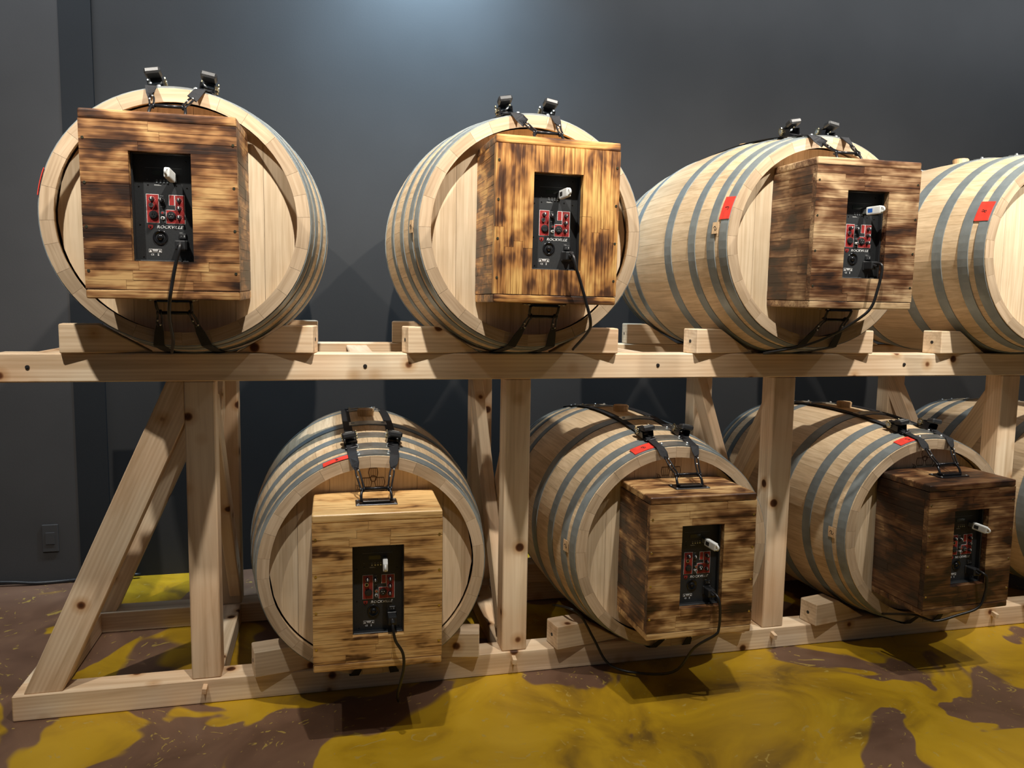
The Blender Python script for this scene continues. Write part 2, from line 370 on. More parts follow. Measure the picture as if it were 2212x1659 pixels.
# ------------------------------------------------------------------ chocks
def chock(cx, side, yfront, zbase, yawdeg, label, rear=False, grp=None, outer=.305):
    poly = [(outer, 0), (outer, .0725), (.226, .0725), (.104, 0)]
    poly = [(p[0] * side, p[1]) for p in poly]
    r = empty('barrel_chock', (cx + side * outer, yfront + .035, zbase), label, 'wedge', grp)
    # local: origin at the outer end
    bm = bmesh.new(); bm_prism(bm, [(p[0] - side * outer, p[1] + .0004) for p in poly], -.035, .035)
    bmesh.ops.recalc_face_normals(bm, faces=bm.faces)
    bmesh.ops.bevel(bm, geom=list(bm.edges), offset=.0025, segments=1, affect='EDGES')
    from_bm('block', bm, PINE, r)
    bm = bmesh.new(); bm_cyl(bm, (-.0002 * side, 0, .036), (.0008 * side, 0, .036), .0055, .0055, 10)
    from_bm('screw_hole', bm, INK, r)
    r.rotation_euler = (0, 0, math.radians(yawdeg) * (-side))
    return r

# ------------------------------------------------------------------ barrels
R0, RB, LEN, THK, REC = .295, .338, .881, .029, .035
def rad(t): return RB - (RB - R0) * (2 * t / LEN - 1) ** 2
WCLS = [.78, .95, 1.1, 1.3]
SEQ = [RND.choice([0, 1, 1, 2, 2, 3]) for _ in range(27)]
TOT = sum(WCLS[i] for i in SEQ)
def stave_mesh(half):
    bm = bmesh.new(); nt_ = 14; na = 3; g = half - .0009
    def ring(t, inner, last=0):
        r = rad(t) - (THK if inner else 0)
        return [bm.verts.new((r * math.sin(-g + 2 * g * k / na), t, r * math.cos(-g + 2 * g * k / na))) for k in range(na + 1)]
    ts = [LEN * i / nt_ for i in range(nt_ + 1)]
    O = [ring(t, 0) for t in ts]; I = [ring(t, 1) for t in ts]
    # slight chamfer (chime) on the inner end edge
    for R, t in ((I[0], 0), (I[-1], LEN)):
        for v in R: v.co = Vector((v.co.x * .995, v.co.y, v.co.z * .995))
    for a in range(nt_):
        for k in range(na):
            bm.faces.new((O[a][k], O[a][k + 1], O[a + 1][k + 1], O[a + 1][k])); bm.faces.new((I[a][k + 1], I[a][k], I[a + 1][k], I[a + 1][k + 1]))
        for k in (0, na): bm.faces.new((O[a][k], I[a][k], I[a + 1][k], O[a + 1][k]))
    for a in (0, nt_):
        for k in range(na): bm.faces.new((O[a][k], O[a][k + 1], I[a][k + 1], I[a][k])).material_index = 1
    bmesh.ops.recalc_face_normals(bm, faces=bm.faces)
    me = bpy.data.meshes.new('stave'); bm.to_mesh(me); bm.free(); me.materials.append(OAK); me.materials.append(ENDG); return me
STAVES = [stave_mesh(PI * w / TOT) for w in WCLS]
HOOPS = [(.003, .035), (.055, .089), (.147, .182), (.280, .322)]
def surf(t, ang, off=0.0):
    """point on the barrel skin, barrel axis along y, centre height 0; ang in degrees, 90 = top"""
    r = rad(min(max(t, 0), LEN)) + off; a = math.radians(ang); return Vector((r * math.cos(a), t, r * math.sin(a)))
def hoop_mesh(t0, t1):
    bm = bmesh.new(); n = 80; th = .0022
    prof = [(t0, .0002), (t0, th), ((t0 + t1) / 2, th + .0003), (t1, th), (t1, .0002)]
    R = [[bm.verts.new(surf(t, 360 * k / n, o)) for t, o in prof] for k in range(n)]
    for k in range(n):
        A, B = R[k], R[(k + 1) % n]
        for j in range(len(prof)): bm.faces.new((A[j], A[(j + 1) % len(prof)], B[(j + 1) % len(prof)], B[j]))
    bmesh.ops.recalc_face_normals(bm, faces=bm.faces)
    me = bpy.data.meshes.new('hoop'); bm.to_mesh(me); bm.free(); me.materials.append(STEEL); return me
def lap_mesh(t0, t1):
    bm = bmesh.new(); th = .0026
    angs = [101 - 2.2 * i for i in range(11)]
    O = []; I = []
    for i, a in enumerate(angs):
        e = .007 if i in (0, 10) else 0
        O.append([bm.verts.new(surf(t, a, th + .0018)) for t in (t0 + e, t1 - e)]); I.append([bm.verts.new(surf(t, a, .0015)) for t in (t0 + e, t1 - e)])
    for i in range(10):
        bm.faces.new((O[i][0], O[i][1], O[i + 1][1], O[i + 1][0]))
        for s in (0, 1): bm.faces.new((O[i][s], I[i][s], I[i + 1][s], O[i + 1][s]))
    for i in (0, 10): bm.faces.new((O[i][0], O[i][1], I[i][1], I[i][0]))
    for a in (97.5, 82.5):
        c = surf((t0 + t1) / 2, a, th + .0018); bm_sphere(bm, c, .0055, 8)
    bmesh.ops.recalc_face_normals(bm, faces=bm.faces)
    me = bpy.data.meshes.new('hoop_lap'); bm.to_mesh(me); bm.free(); me.materials.append(STEELB); return me
HOOPM = [hoop_mesh(*h) for h in HOOPS]; LAPM = [lap_mesh(*h) for h in HOOPS]
HEADB = []
def head_boards():
    xs = [-.2668]; w = [.072, .083, .066, .078, .085, .07, .081]
    k = .5336 / sum(w)
    for q in w: xs.append(xs[-1] + q * k)
    R = .2668
    for a, b in zip(xs, xs[1:]):
        a += .0004; b -= .0004; n = 7; top = []
        for i in range(n + 1):
            x = a + (b - a) * i / n; top.append((x, math.sqrt(max(R * R - x * x, 1e-6))))
        poly = top + [(x, -z) for x, z in reversed(top)]
        bm = bmesh.new(); bm_prism(bm, poly, REC, REC + .02)
        bmesh.ops.remove_doubles(bm, verts=bm.verts, dist=.0006); bmesh.ops.recalc_face_normals(bm, faces=bm.faces)
        me = bpy.data.meshes.new('head_board'); bm.to_mesh(me); bm.free(); me.materials.append(HEADOAK); HEADB.append(me)
head_boards()
DIG = {'7': [[(-.5, .9), (.5, .9), (-.1, -.9)]], '2': [[(-.5, .5), (-.1, .9), (.4, .6), (.3, .1), (-.5, -.8), (.6, -.7)]],
       '9': [[(.4, .6), (0, .9), (-.4, .5), (0, .1), (.4, .5), (.3, -.2), (0, -.9)]],
       '8': [[(.3, .8), (-.3, .8), (-.3, .3), (.3, -.2), (.3, -.8), (-.3, -.8), (-.3, -.2), (.3, .4), (.3, .8)]],
       '5': [[(.5, .9), (-.3, .9), (-.4, .1), (.3, .2), (.4, -.5), (-.4, -.8)]]}
def sticker(parent, name, t0, t1, a0, a1, m, off=.0035, ink=None, inkrot=0):
    bm = bmesh.new(); n = 6; O = []; I = []
    for i in range(n + 1):
        a = a0 + (a1 - a0) * i / n
        O.append([bm.verts.new(surf(t, a, off) + Vector((0, 0, R0))) for t in (t0, t1)]); I.append([bm.verts.new(surf(t, a, off - .0012) + Vector((0, 0, R0))) for t in (t0, t1)])
    for i in range(n):
        bm.faces.new((O[i][0], O[i][1], O[i + 1][1], O[i + 1][0])); bm.faces.new((I[i][0], I[i][1], I[i + 1][1], I[i + 1][0]))
        for s in (0, 1): bm.faces.new((O[i][s], I[i][s], I[i + 1][s], O[i + 1][s]))
    for i in (0, n): bm.faces.new((O[i][0], O[i][1], I[i][1], I[i][0]))
    s = from_bm(name, bm, m, parent)
    if ink:
        bm = bmesh.new(); tm, am = (t0 + t1) / 2, (a0 + a1) / 2
        for st in DIG[ink]:
            pts = []
            for x, y in smooth_path([(p[0], p[1], 0) for p in st], 4) and [(q.x, q.y) for q in smooth_path([(p[0], p[1], 0) for p in st], 4)]:
                c, s_ = math.cos(inkrot), math.sin(inkrot); x, y = c * x - s_ * y, s_ * x + c * y
                pts.append(surf(tm - y * .008, am - math.degrees(x * .008 / .3), off + .0002) + Vector((0, 0, R0)))
            bm_tube(bm, pts, .0008, 4)
        from_bm('handwritten_mark', bm, INK, s)
    return s
def emblem(parent):
    """three stacked casks over a ribbon, printed on the head"""
    bm = bmesh.new(); y = REC - .0004; zc = .224
    def ln(pts, r=.0011): bm_tube(bm, [Vector((p[0], y, p[1] + R0)) for p in pts], r, 4)
    def cask(cx, cz, w, h):
        pts = [(cx - w * .8, cz + h), (cx - w, cz), (cx - w * .8, cz - h), (cx + w * .8, cz - h), (cx + w, cz), (cx + w * .8, cz + h), (cx - w * .8, cz + h)]
        ln(pts)
        for k in (-.5, 0, .5): ln([(cx + w * k * .8, cz + h), (cx + w * k, cz), (cx + w * k * .8, cz - h)], .0005)
    cask(0, zc + .02, .012, .012); cask(-.017, zc - .006, .013, .012); cask(.017, zc - .006, .013, .012)
    ln([(.008 * math.cos(a * .52), zc + .004 + .008 * math.sin(a * .52)) for a in range(13)], .0012)
    ln([(-.036, zc - .016), (-.03, zc - .028), (0, zc - .033), (.03, zc - .028), (.036, zc - .016)]); ln([(-.036, zc - .024), (-.03, zc - .037), (0, zc - .042), (.03, zc - .037), (.036, zc - .024)])
    ln([(-.036, zc - .016), (-.044, zc - .012), (-.04, zc - .02), (-.044, zc - .026), (-.036, zc - .024)]); ln([(.036, zc - .016), (.044, zc - .012), (.04, zc - .02), (.044, zc - .026), (.036, zc - .024)])
    for k in range(9): ln([(-.024 + .006 * k, zc - .033), (-.024 + .006 * k + .002 * (k % 2), zc - .038)], .0006)
    from_bm('printed_emblem', bm, BRAND, parent)
def barrel(x, yf, zc, label, grp, roll, redtape=None, tagat=None, emb=False, headrot=0):
    r = empty('wine_barrel', (x, yf, zc - R0), label, 'barrel', grp)
    a = roll
    for c in SEQ:
        w = 2 * PI * WCLS[c] / TOT
        s = bpy.data.objects.new('stave', STAVES[c]); COL.objects.link(s); s.parent = r; s.location = (0, 0, R0); s.rotation_euler = (0, a + w / 2, 0); a += w
    for i in range(4):
        for rear in (0, 1):
            h = bpy.data.objects.new('hoop', HOOPM[i]); COL.objects.link(h); h.parent = r; h.location = (0, LEN if rear else 0, R0); h.rotation_euler = (0, 0, PI if rear else 0)
            lp = bpy.data.objects.new('hoop_lap', LAPM[i]); COL.objects.link(lp); lp.parent = h
    for me in HEADB:
        b = bpy.data.objects.new('head_board', me); COL.objects.link(b); b.parent = r; b.location = (0, 0, R0); b.rotation_euler = (0, headrot, 0)
    bm = bmesh.new(); bm_cyl(bm, (0, LEN - REC, R0), (0, LEN - REC - .02, R0), .2668, .2668, 48); from_bm('rear_head', bm, HEADOAK, r)
    bm = bmesh.new(); bm_cyl(bm, (0, LEN * .5, R0 + RB - .004), (0, LEN * .5, R0 + RB + .02), .024, .027, 20); bmesh.ops.bevel(bm, geom=[e for e in bm.edges if e.verts[0].co.z > R0 + RB + .01 and e.verts[1].co.z > R0 + RB + .01], offset=.003, segments=2, affect='EDGES')
    from_bm('bung', bm, BUNGW, r)
    if redtape: sticker(r, 'red_tape', *redtape[:4], TAPE, .0042, redtape[4], redtape[5])
    if tagat:
        tg = sticker(r, 'paper_tag', .038, .064, tagat - 3, tagat + 3, BUNGW, .0055, '5', .5)
    if emb: emblem(r)
    return r
YU, YL, ZU, ZL = -.1545, -.118, 1.2705, .393
UX = [-.3301, .5228, 1.3736, 2.2294]; LX = [.118, .969, 1.8357, 2.688]
barrel(UX[0], YU, ZU, 'oak barrel on the upper tier at the left end, red tape on its left edge', 'barrels on the upper tier', .1, (-.001, .045, 160, 172, None, 0))
barrel(UX[1], YU, ZU, 'oak barrel on the upper tier behind the golden scorched box with upright strips', 'barrels on the upper tier', 1.3, None, 178.5)
barrel(UX[2], YU, ZU, 'oak barrel on the upper tier with red tape beside a grey-brown scorched box', 'barrels on the upper tier', 2.2, (.002, .042, 156.5, 168.8, '7', .3), 173.2)
barrel(UX[3], YU, ZU, 'oak barrel on the upper tier with no box, cut by the right edge', 'barrels on the upper tier', 3.4, (.008, .053, 151, 163, '8', .2))
barrel(LX[0], YL, ZL, 'oak barrel on the lower tier at the left, behind the pale honey-coloured box', 'barrels on the lower tier', .7, (.0, .022, 101.5, 115.3, '9', -.4), None, True)
barrel(LX[1], YL, ZL, 'oak barrel on the lower tier in the middle, behind the mottled dark brown box', 'barrels on the lower tier', 1.9, (.010, .047, 100.5, 114, '8', -.5), 178.4, True)
barrel(LX[2], YL, ZL, 'oak barrel on the lower tier at the right, behind the nearly black box', 'barrels on the lower tier', 2.9, (.007, .039, 97.5, 112.5, '2', -.2), 179.8, True)
barrel(LX[3], YL, ZL, 'oak barrel on the lower tier past the rightmost post, only its rear end showing', 'barrels on the lower tier', 4.1)

GU = 'wedges under the upper barrels'; GL = 'wedges under the lower barrels'
NU = ['the leftmost upper barrel', 'the golden box\'s barrel', 'the grey-brown box\'s barrel', 'the bare-headed upper barrel']
NL = ['the honey-coloured box\'s barrel', 'the mottled brown box\'s barrel', 'the nearly black box\'s barrel', 'the far right lower barrel']
for xs, zb, names, grp, ou in ((UX, HR, NU, GU, (.312, .302)), (LX, HS, NL, GL, (.32, .31))):
    for x, nm in zip(xs, names):
        for s, sn, o_ in ((-1, 'left', ou[0]), (1, 'right', ou[1])):
            if nm == NU[3] and s == 1 or nm == NL[3]: continue
            chock(x, s, -.022, zb, 10 if zb > .5 else 11, 'pale pine wedge under the front %s side of %s' % (sn, nm), grp=grp, outer=o_)
            chock(x, s, YR + .004, zb, -8, 'pale pine wedge under the rear %s side of %s' % (sn, nm), True, grp, .3)

# ------------------------------------------------------------------ amplifier panel (prototype)
def amp_panel(parent):
    p = box('amp_panel', (-.0606, .033, -.1126), (.0606, .045, .1126), PLATE, parent, .001)
    Y = .033
    bm = bmesh.new()
    for lo, hi in (((-.0665, .0185, -.118), (-.0585, .034, .118)), ((.0585, .0185, -.118), (.0665, .034, .118)), ((-.0665, .0185, .1105), (.0665, .034, .118)), ((-.0665, .0185, -.118), (.0665, .034, -.1105))): bm_box(bm, lo, hi, .0012)
    from_bm('tub_wall', bm, PLAST, p)
    def block(poly, inset):
        prism('panel_outline', poly, Y - .0005, Y + .001, WHITE, p); prism('panel_field', inset, Y - .0008, Y + .001, RED, p)
    e = .0008
    block([(-.0366, -.031), (-.0114, -.031), (-.0114, .0297), (-.0366, .0297)], [(-.0366 + e, -.031 + e), (-.0114 - e, -.031 + e), (-.0114 - e, .0297 - e), (-.0366 + e, .0297 - e)])
    block([(.0089, .0068), (.0201, .0068), (.0201, .0292), (.0089, .0292)], [(.0089 + e, .0068 + e), (.0201 - e, .0068 + e), (.0201 - e, .0292 - e), (.0089 + e, .0292 - e)])
    block([(.002, -.0316), (.0406, -.0316), (.0406, .0292), (.0207, .0292), (.0207, -.0022), (.002, -.0022)], [(.002 + e, -.0316 + e), (.0406 - e, -.0316 + e), (.0406 - e, .0292 - e), (.0207 + e, .0292 - e), (.0207 + e, -.0022 - e), (.002 + e, -.0022 - e)])
    for x, z in ((.0298, .0177), (.0294, .0003), (.029, -.0187), (-.0249, .0189), (-.0063, .0166)):
        bm = bmesh.new(); bm_cyl(bm, (x, Y, z), (x, Y - .011, z), .0047, .004, 14); k = from_bm('knob', bm, PLAST, p)
        bm = bmesh.new(); bm_box(bm, (x - .0009, Y - .0116, z - .0002), (x + .0009, Y - .0105, z + .0038)); bm_box(bm, (x - .0009, Y - .0108, z + .0032), (x + .0009, Y - .006, z + .0046)); from_bm('pointer', bm, WHITE, k)
        bm = bmesh.new()
        for a in range(-4, 5):
            an = math.radians(90 - a * 32); bm_box(bm, (x + .0062 * math.cos(an) - .0004, Y - .0011, z + .0062 * math.sin(an) - .0004), (x + .0062 * math.cos(an) + .0004, Y - .0005, z + .0062 * math.sin(an) + .0004))
        from_bm('dial_marks', bm, WHITE, p)['kind'] = 'stuff'
    bm = bmesh.new(); bm_cyl(bm, (-.0268, Y, .0065), (-.0268, Y - .004, .0065), .0052, .0048, 14); j = from_bm('jack_socket', bm, STEELB, p)
    bm = bmesh.new(); bm_cyl(bm, (-.0268, Y - .0035, .0065), (-.0268, Y - .0045, .0065), .0032, .0032, 12); from_bm('jack_hole', bm, INK, j)
    for x, z, pins in ((-.0227, -.0138, 0), (.0125, -.0145, 1)):
        bm = bmesh.new(); bm_cyl(bm, (x, Y, z), (x, Y - .003, z), .0092, .0088, 20); bm_cyl(bm, (x, Y - .003, z), (x, Y - .0045, z), .0075, .007, 20); j = from_bm('xlr_socket', bm, PLAST, p)
        bm = bmesh.new()
        for a in (90 + 180, 90 - 40, 90 + 40) if not pins else (270, 40, 140): bm_sphere(bm, (x + .0034 * math.cos(math.radians(a)), Y - .005, z + .003 * math.sin(math.radians(a))), .0012 if pins else .0009, 8)
        from_bm('pins', bm, STEELB if pins else INK, j)
    for z, m in ((-.0096, RED), (-.0203, WHITE)):
        bm = bmesh.new(); bm_cyl(bm, (-.0036, Y, z), (-.0036, Y - .008, z), .0036, .0036, 14); j = from_bm('rca_socket', bm, STEELB if m is RED else WHITE, p)
        bm = bmesh.new(); bm_cyl(bm, (-.0036, Y - .0075, z), (-.0036, Y - .0088, z), .0022, .0022, 10); from_bm('rca_core', bm, m if m is RED else INK, j)
    t = text_mesh('brand_lettering', 'ROCKVILLE', .009, WHITE, p, (.0098, Y - .0004, -.0393), .25, .0003, .053)
    prism('shield_logo', [(-.0345, -.0352), (-.0247, -.0352), (-.0247, -.0405), (-.0296, -.0452), (-.0345, -.0405)], Y - .0007, Y + .001, RED, p)
    tube('shield_mark', [(-.0312, Y - .0009, -.0425), (-.0312, Y - .0009, -.0375), (-.0285, Y - .0009, -.0378), (-.0285, Y - .0009, -.0398), (-.0312, Y - .0009, -.0402), (-.0282, Y - .0009, -.0428)], .0006, PLATE, p, 5)
    bm = bmesh.new(); n = 28
    prof = [(.0155, .0), (.0135, -.0006), (.0115, .0), (.0085, .0045), (.005, .006)]
    R = [[bm.verts.new((-.0106 + r * math.cos(2 * PI * k / n), Y - .001 + d * .0, -.0611 + r * math.sin(2 * PI * k / n))) for r, d in prof] for k in range(n)]
    for k in range(n):
        for q, (r, d) in enumerate(prof): R[k][q].co.y = Y - .0006 + d * .15 - (.0022 if q == 1 else 0)
    for k in range(n):
        for q in range(len(prof) - 1): bm.faces.new((R[k][q], R[k][q + 1], R[(k + 1) % n][q + 1], R[(k + 1) % n][q]))
    from_bm('port_ring', bm, GLOSSB, p, True)
    bm = bmesh.new(); bm_sphere(bm, (-.0106, Y + .001, -.0611), .0075, 18); from_bm('port_dome', bm, GLOSSB, p, True)
    bm = bmesh.new(); bm_box(bm, (.0275, Y - .004, -.0632), (.0425, Y + .001, -.0522), .001); sw = from_bm('power_switch', bm, PLAST, p)
    box('switch_mark', (.0375, Y - .0043, -.0595), (.0395, Y - .0038, -.0555), DIM, sw); box('switch_mark', (.031, Y - .0043, -.058), (.0335, Y - .0038, -.0573), DIM, sw)
    box('inlet', (.0215, Y - .004, -.0905), (.0455, Y + .001, -.0665), PLAST, p, .0015)
    # LCD, buttons, tiny prints
    box('lcd', (-.022, Y - .0008, .069), (.009, Y + .001, .0785), LCD, p)
    for x in (-.0139, -.0063, .0005, .0073):
        cyl('button', (x, Y, .0545), (x, Y - .0018, .0545), .0017, STEELB, p, n=10)
    bm = bmesh.new()
    def pr(x0, z0, x1, z1): bm_box(bm, (x0, Y - .0005, z0), (x1, Y + .0002, z1))
    pr(-.0368, .0846, .036, .0849)
    for x in (-.0139, -.0063, .0005, .0073): pr(x - .0022, .0582, x + .0022, .0589); pr(x - .0015, .0596, x + .0015, .0602)
    for x0, x1, z in ((-.0195, -.009, .0495), (-.0195, -.0055, .048), (-.031, -.02, .0275), (.0265, .036, .0265), (-.0315, -.0165, -.0285), (.007, .017, -.029), (.0265, .037, -.029), (.0115, .0175, .022), (.0125, .0165, .0115), (-.009, -.002, .0265), (-.008, -.002, .004), (-.006, .001, -.0285), (.028, .034, -.0505), (-.0335, -.0325, .06)):
        pr(x0, z - .0005, x1, z + .0005)
    from_bm('panel_print', bm, DIM, p)['kind'] = 'stuff'
    fr = prism('warning_label', [(-.0348, -.0937), (-.0091, -.0937), (-.0091, -.0862), (-.0348, -.0862)], Y - .0004, Y + .001, WHITE, p)
    bm = bmesh.new(); bm_box(bm, (-.0342, Y - .0006, -.0931), (-.0097, Y, -.0868)); from_bm('label_field', bm, INK, fr)
    bm = bmesh.new()
    for cx in (-.0312, -.0127): bm_prism(bm, [(cx - .0024, -.0925), (cx + .0024, -.0925), (cx, -.0877)], Y - .0008, Y)
    bm_box(bm, (-.0275, Y - .0008, -.0892), (-.0164, Y, -.0875)); bm_box(bm, (-.0265, Y - .0008, -.0912), (-.0174, Y, -.0903))
    from_bm('label_print', bm, WHITE, fr)
    text_mesh('approval_mark', 'CE', .0055, WHITE, p, (-.0277, Y - .0003, -.0985), 0, .0003)
    bm = bmesh.new(); bm_box(bm, (-.0175, Y - .0005, -.1005), (-.0148, Y, -.0995)); bm_box(bm, (-.0178, Y - .0005, -.0965), (-.0145, Y, -.0958)); bm_box(bm, (-.0172, Y - .0005, -.0985), (-.0151, Y, -.0975)); from_bm('bin_mark', bm, WHITE, p)
    for x, z in ((-.05, .045), (.046, .045), (-.05, -.035), (-.045, -.103), (.05, -.103), (-.045, .1), (.045, .1), (-.032, .049), (.025, .049)):
        bm = bmesh.new(); bm_sphere(bm, (x, Y - .0002, z), .0018, 8, (1, .5, 1)); from_bm('panel_screw', bm, GLOSSB, p)
    return p
AMP = [None]

# ------------------------------------------------------------------ speaker boxes
BW, BH, BD = .3084, .3874, .2075
def handle(root, z, sgn):
    """bail handle on a base plate, on the top (sgn 1) or bottom (sgn -1) of the box"""
    h = box('handle_plate', (-.051, .066, z), (.051, .118, z + .003), BLKMETAL, root, .0012) if sgn > 0 else box('handle_plate', (-.051, .066, z - .003), (.051, .118, z), BLKMETAL, root, .0012)
    zz = z + .003 * sgn
    bm = bmesh.new()
    bm_box(bm, (-.034, .078, min(zz, zz + .006 * sgn)), (.034, .104, max(zz, zz + .006 * sgn)), .0015); from_bm('handle_tray', bm, GLOSSB, h)
    bm = bmesh.new()
    for x in (-.045, .045):
        for y in (.073, .111): bm_sphere(bm, (x, y, zz), .0035, 8, (1, 1, .6))
    from_bm('handle_screws', bm, STEELB, h)
    bm = bmesh.new(); tip = Vector((0, .105, zz + .030 * sgn))
    bm_tube(bm, smooth_path([(-.037, .086, zz + .003 * sgn), (-.037, .094, zz + .018 * sgn), (-.0335, tip.y, tip.z)], 4), .0035)
    bm_tube(bm, smooth_path([(.037, .086, zz + .003 * sgn), (.037, .094, zz + .018 * sgn), (.0335, tip.y, tip.z)], 4), .0035)
    bm_tube(bm, [(-.0335, tip.y, tip.z), (.0335, tip.y, tip.z)], .004)
    from_bm('bail', bm, BLKMETAL, h, True)
def speaker(key, pos, ang, label, char, honey, mid, gloss, vertical=False, topchar=0.0, contrast=1.5):
    R_ = random.Random(hash(key) % 1000 + 5 if isinstance(key, int) else 5)
    R_ = random.Random(key * 13 + 1)
    r = empty('speaker_box', (pos[0], pos[1], pos[2] - BH / 2), label, 'speaker', 'scorched wooden speaker boxes on the barrel heads')
    r.rotation_euler = [math.radians(a) for a in ang]
    T = .018; S = .0202; hw, hh = BW / 2, BH / 2; g = .00025; zo = hh
    mx = char_material('charred_wood_x_%d' % key, r, 0, char, honey, mid, gloss, key, contrast)
    mz = char_material('charred_wood_z_%d' % key, r, 2, char, honey, mid, gloss, key, contrast) if vertical else None
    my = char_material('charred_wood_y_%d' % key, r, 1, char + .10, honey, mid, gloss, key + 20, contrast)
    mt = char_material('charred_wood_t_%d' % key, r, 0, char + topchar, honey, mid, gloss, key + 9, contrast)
    def slab(name, z0, z1):
        bm = bmesh.new(); bm_box(bm, (-hw, 0, z0 + zo), (hw, BD, z1 + zo), .005, 3); from_bm(name, bm, mt, r)
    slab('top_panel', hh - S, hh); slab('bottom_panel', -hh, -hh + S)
    box('back_panel', (-hw + T, BD - .012, -hh + S + zo), (hw - T, BD, hh - S + zo), my, r)
    ox, oz = .061, .113; zi = hh - S
    def strip(x0, x1, z0, z1, m):
        j = R_.uniform(-.0004, .0004)
        unit_box('front_strip', (x0 + g, j, z0 + g + zo), (x1 - g, T, z1 - g + zo), m, r)
    def cuts(a, b, mn, mxl):
        out = [a]
        while b - out[-1] > mxl: out.append(out[-1] + R_.uniform(mn, mxl * .8))
        if b - out[-1] < .03 and len(out) > 1: out.pop()
        return out + [b]
    if not vertical:
        rows = [-zi + (zi - oz) * i / 3 for i in range(3)] + [-oz + 2 * oz * i / 10 for i in range(10)] + [oz + (zi - oz) * i / 3 for i in range(4)]
        for a, b in zip(rows, rows[1:]):
            mid_ = (a + b) / 2
            spans = [(-hw, -ox), (ox, hw)] if abs(mid_) < oz else [(-hw, hw)]
            for s0, s1 in spans:
                c = cuts(s0, s1, .07, .2 if s1 - s0 > .2 else .085 if R_.random() < .5 else .2)
                for q0, q1 in zip(c, c[1:]): strip(q0, q1, a, b, mx)
    else:
        cols = [-hw + (hw - ox) * i / 4 for i in range(4)] + [-ox + 2 * ox * i / 5 for i in range(5)] + [ox + (hw - ox) * i / 4 for i in range(5)]
        for a, b in zip(cols, cols[1:]):
            mid_ = (a + b) / 2
            for s0, s1 in ([(-zi, -oz), (oz, zi)] if abs(mid_) < ox else [(-zi, zi)]):
                c = cuts(s0, s1, .09, .24)
                for q0, q1 in zip(c, c[1:]): strip(a, b, q0, q1, mz)
    nrow = 15
    for sx in (-1, 1):
        for i in range(nrow):
            a, b = -zi + 2 * zi * i / nrow, -zi + 2 * zi * (i + 1) / nrow
            cc = T + .02 + R_.random() * .14
            for y0, y1 in ((T, cc), (cc, BD)):
                j = R_.uniform(-.0004, .0004); x0, x1 = (hw - T, hw + j) if sx > 0 else (-hw - j, -hw + T)
                unit_box('side_strip', (x0, y0 + g, a + g + zo), (x1, y1 - g, b - g + zo), my, r)
    for sx in (-1, 1):
        for z in (.1348, .045, -.045, -.1355):
            bm = bmesh.new(); bm_cyl(bm, (sx * .1465, .001, z + zo), (sx * .1465, -.0008, z + zo), .0036, .003, 12); sc_ = from_bm('screw', bm, BRASS, r)
    if AMP[0] is None:
        h = amp_panel(r); h.location = (0, 0, zo); AMP[0] = h
    else:
        h = copy_tree(AMP[0], r); h.location = (0, 0, zo)
    handle(r, BH, 1); handle(r, 0, -1)
    return r
def W_(r, p):   # local point of the box (z measured from the box centre) -> world
    return r.matrix_basis @ Vector((p[0], p[1], p[2] + BH / 2))
HON = (.60, .36, .135); MID = (.36, .185, .065)
BX = {}
BX[1] = speaker(1, (-.3355, -.327, 1.277), (1.6, 0, -1.2), 'scorched wooden speaker box with level strips on the leftmost upper barrel', .02, (.64, .40, .17), (.36, .175, .068), .42)
BX[2] = speaker(2, (.5367, -.327, 1.2815), (0, .5, 1.2), 'golden scorched wooden speaker box with upright strips on the upper tier', -.05, (.70, .42, .14), (.44, .205, .062), .42, True)
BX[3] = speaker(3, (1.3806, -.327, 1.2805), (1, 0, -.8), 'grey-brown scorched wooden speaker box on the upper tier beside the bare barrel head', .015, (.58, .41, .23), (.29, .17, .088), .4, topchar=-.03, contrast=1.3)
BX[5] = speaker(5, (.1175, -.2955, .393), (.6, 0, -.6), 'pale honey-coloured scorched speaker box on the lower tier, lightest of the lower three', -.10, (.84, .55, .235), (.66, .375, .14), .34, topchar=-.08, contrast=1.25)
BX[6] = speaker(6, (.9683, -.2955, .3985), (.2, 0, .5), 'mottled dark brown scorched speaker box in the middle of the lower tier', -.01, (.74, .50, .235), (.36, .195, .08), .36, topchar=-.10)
BX[7] = speaker(7, (1.8238, -.2955, .3995), (.3, -.8, 2.0), 'nearly black scorched speaker box at the right of the lower tier', .10, (.52, .32, .15), (.20, .108, .05), .34)

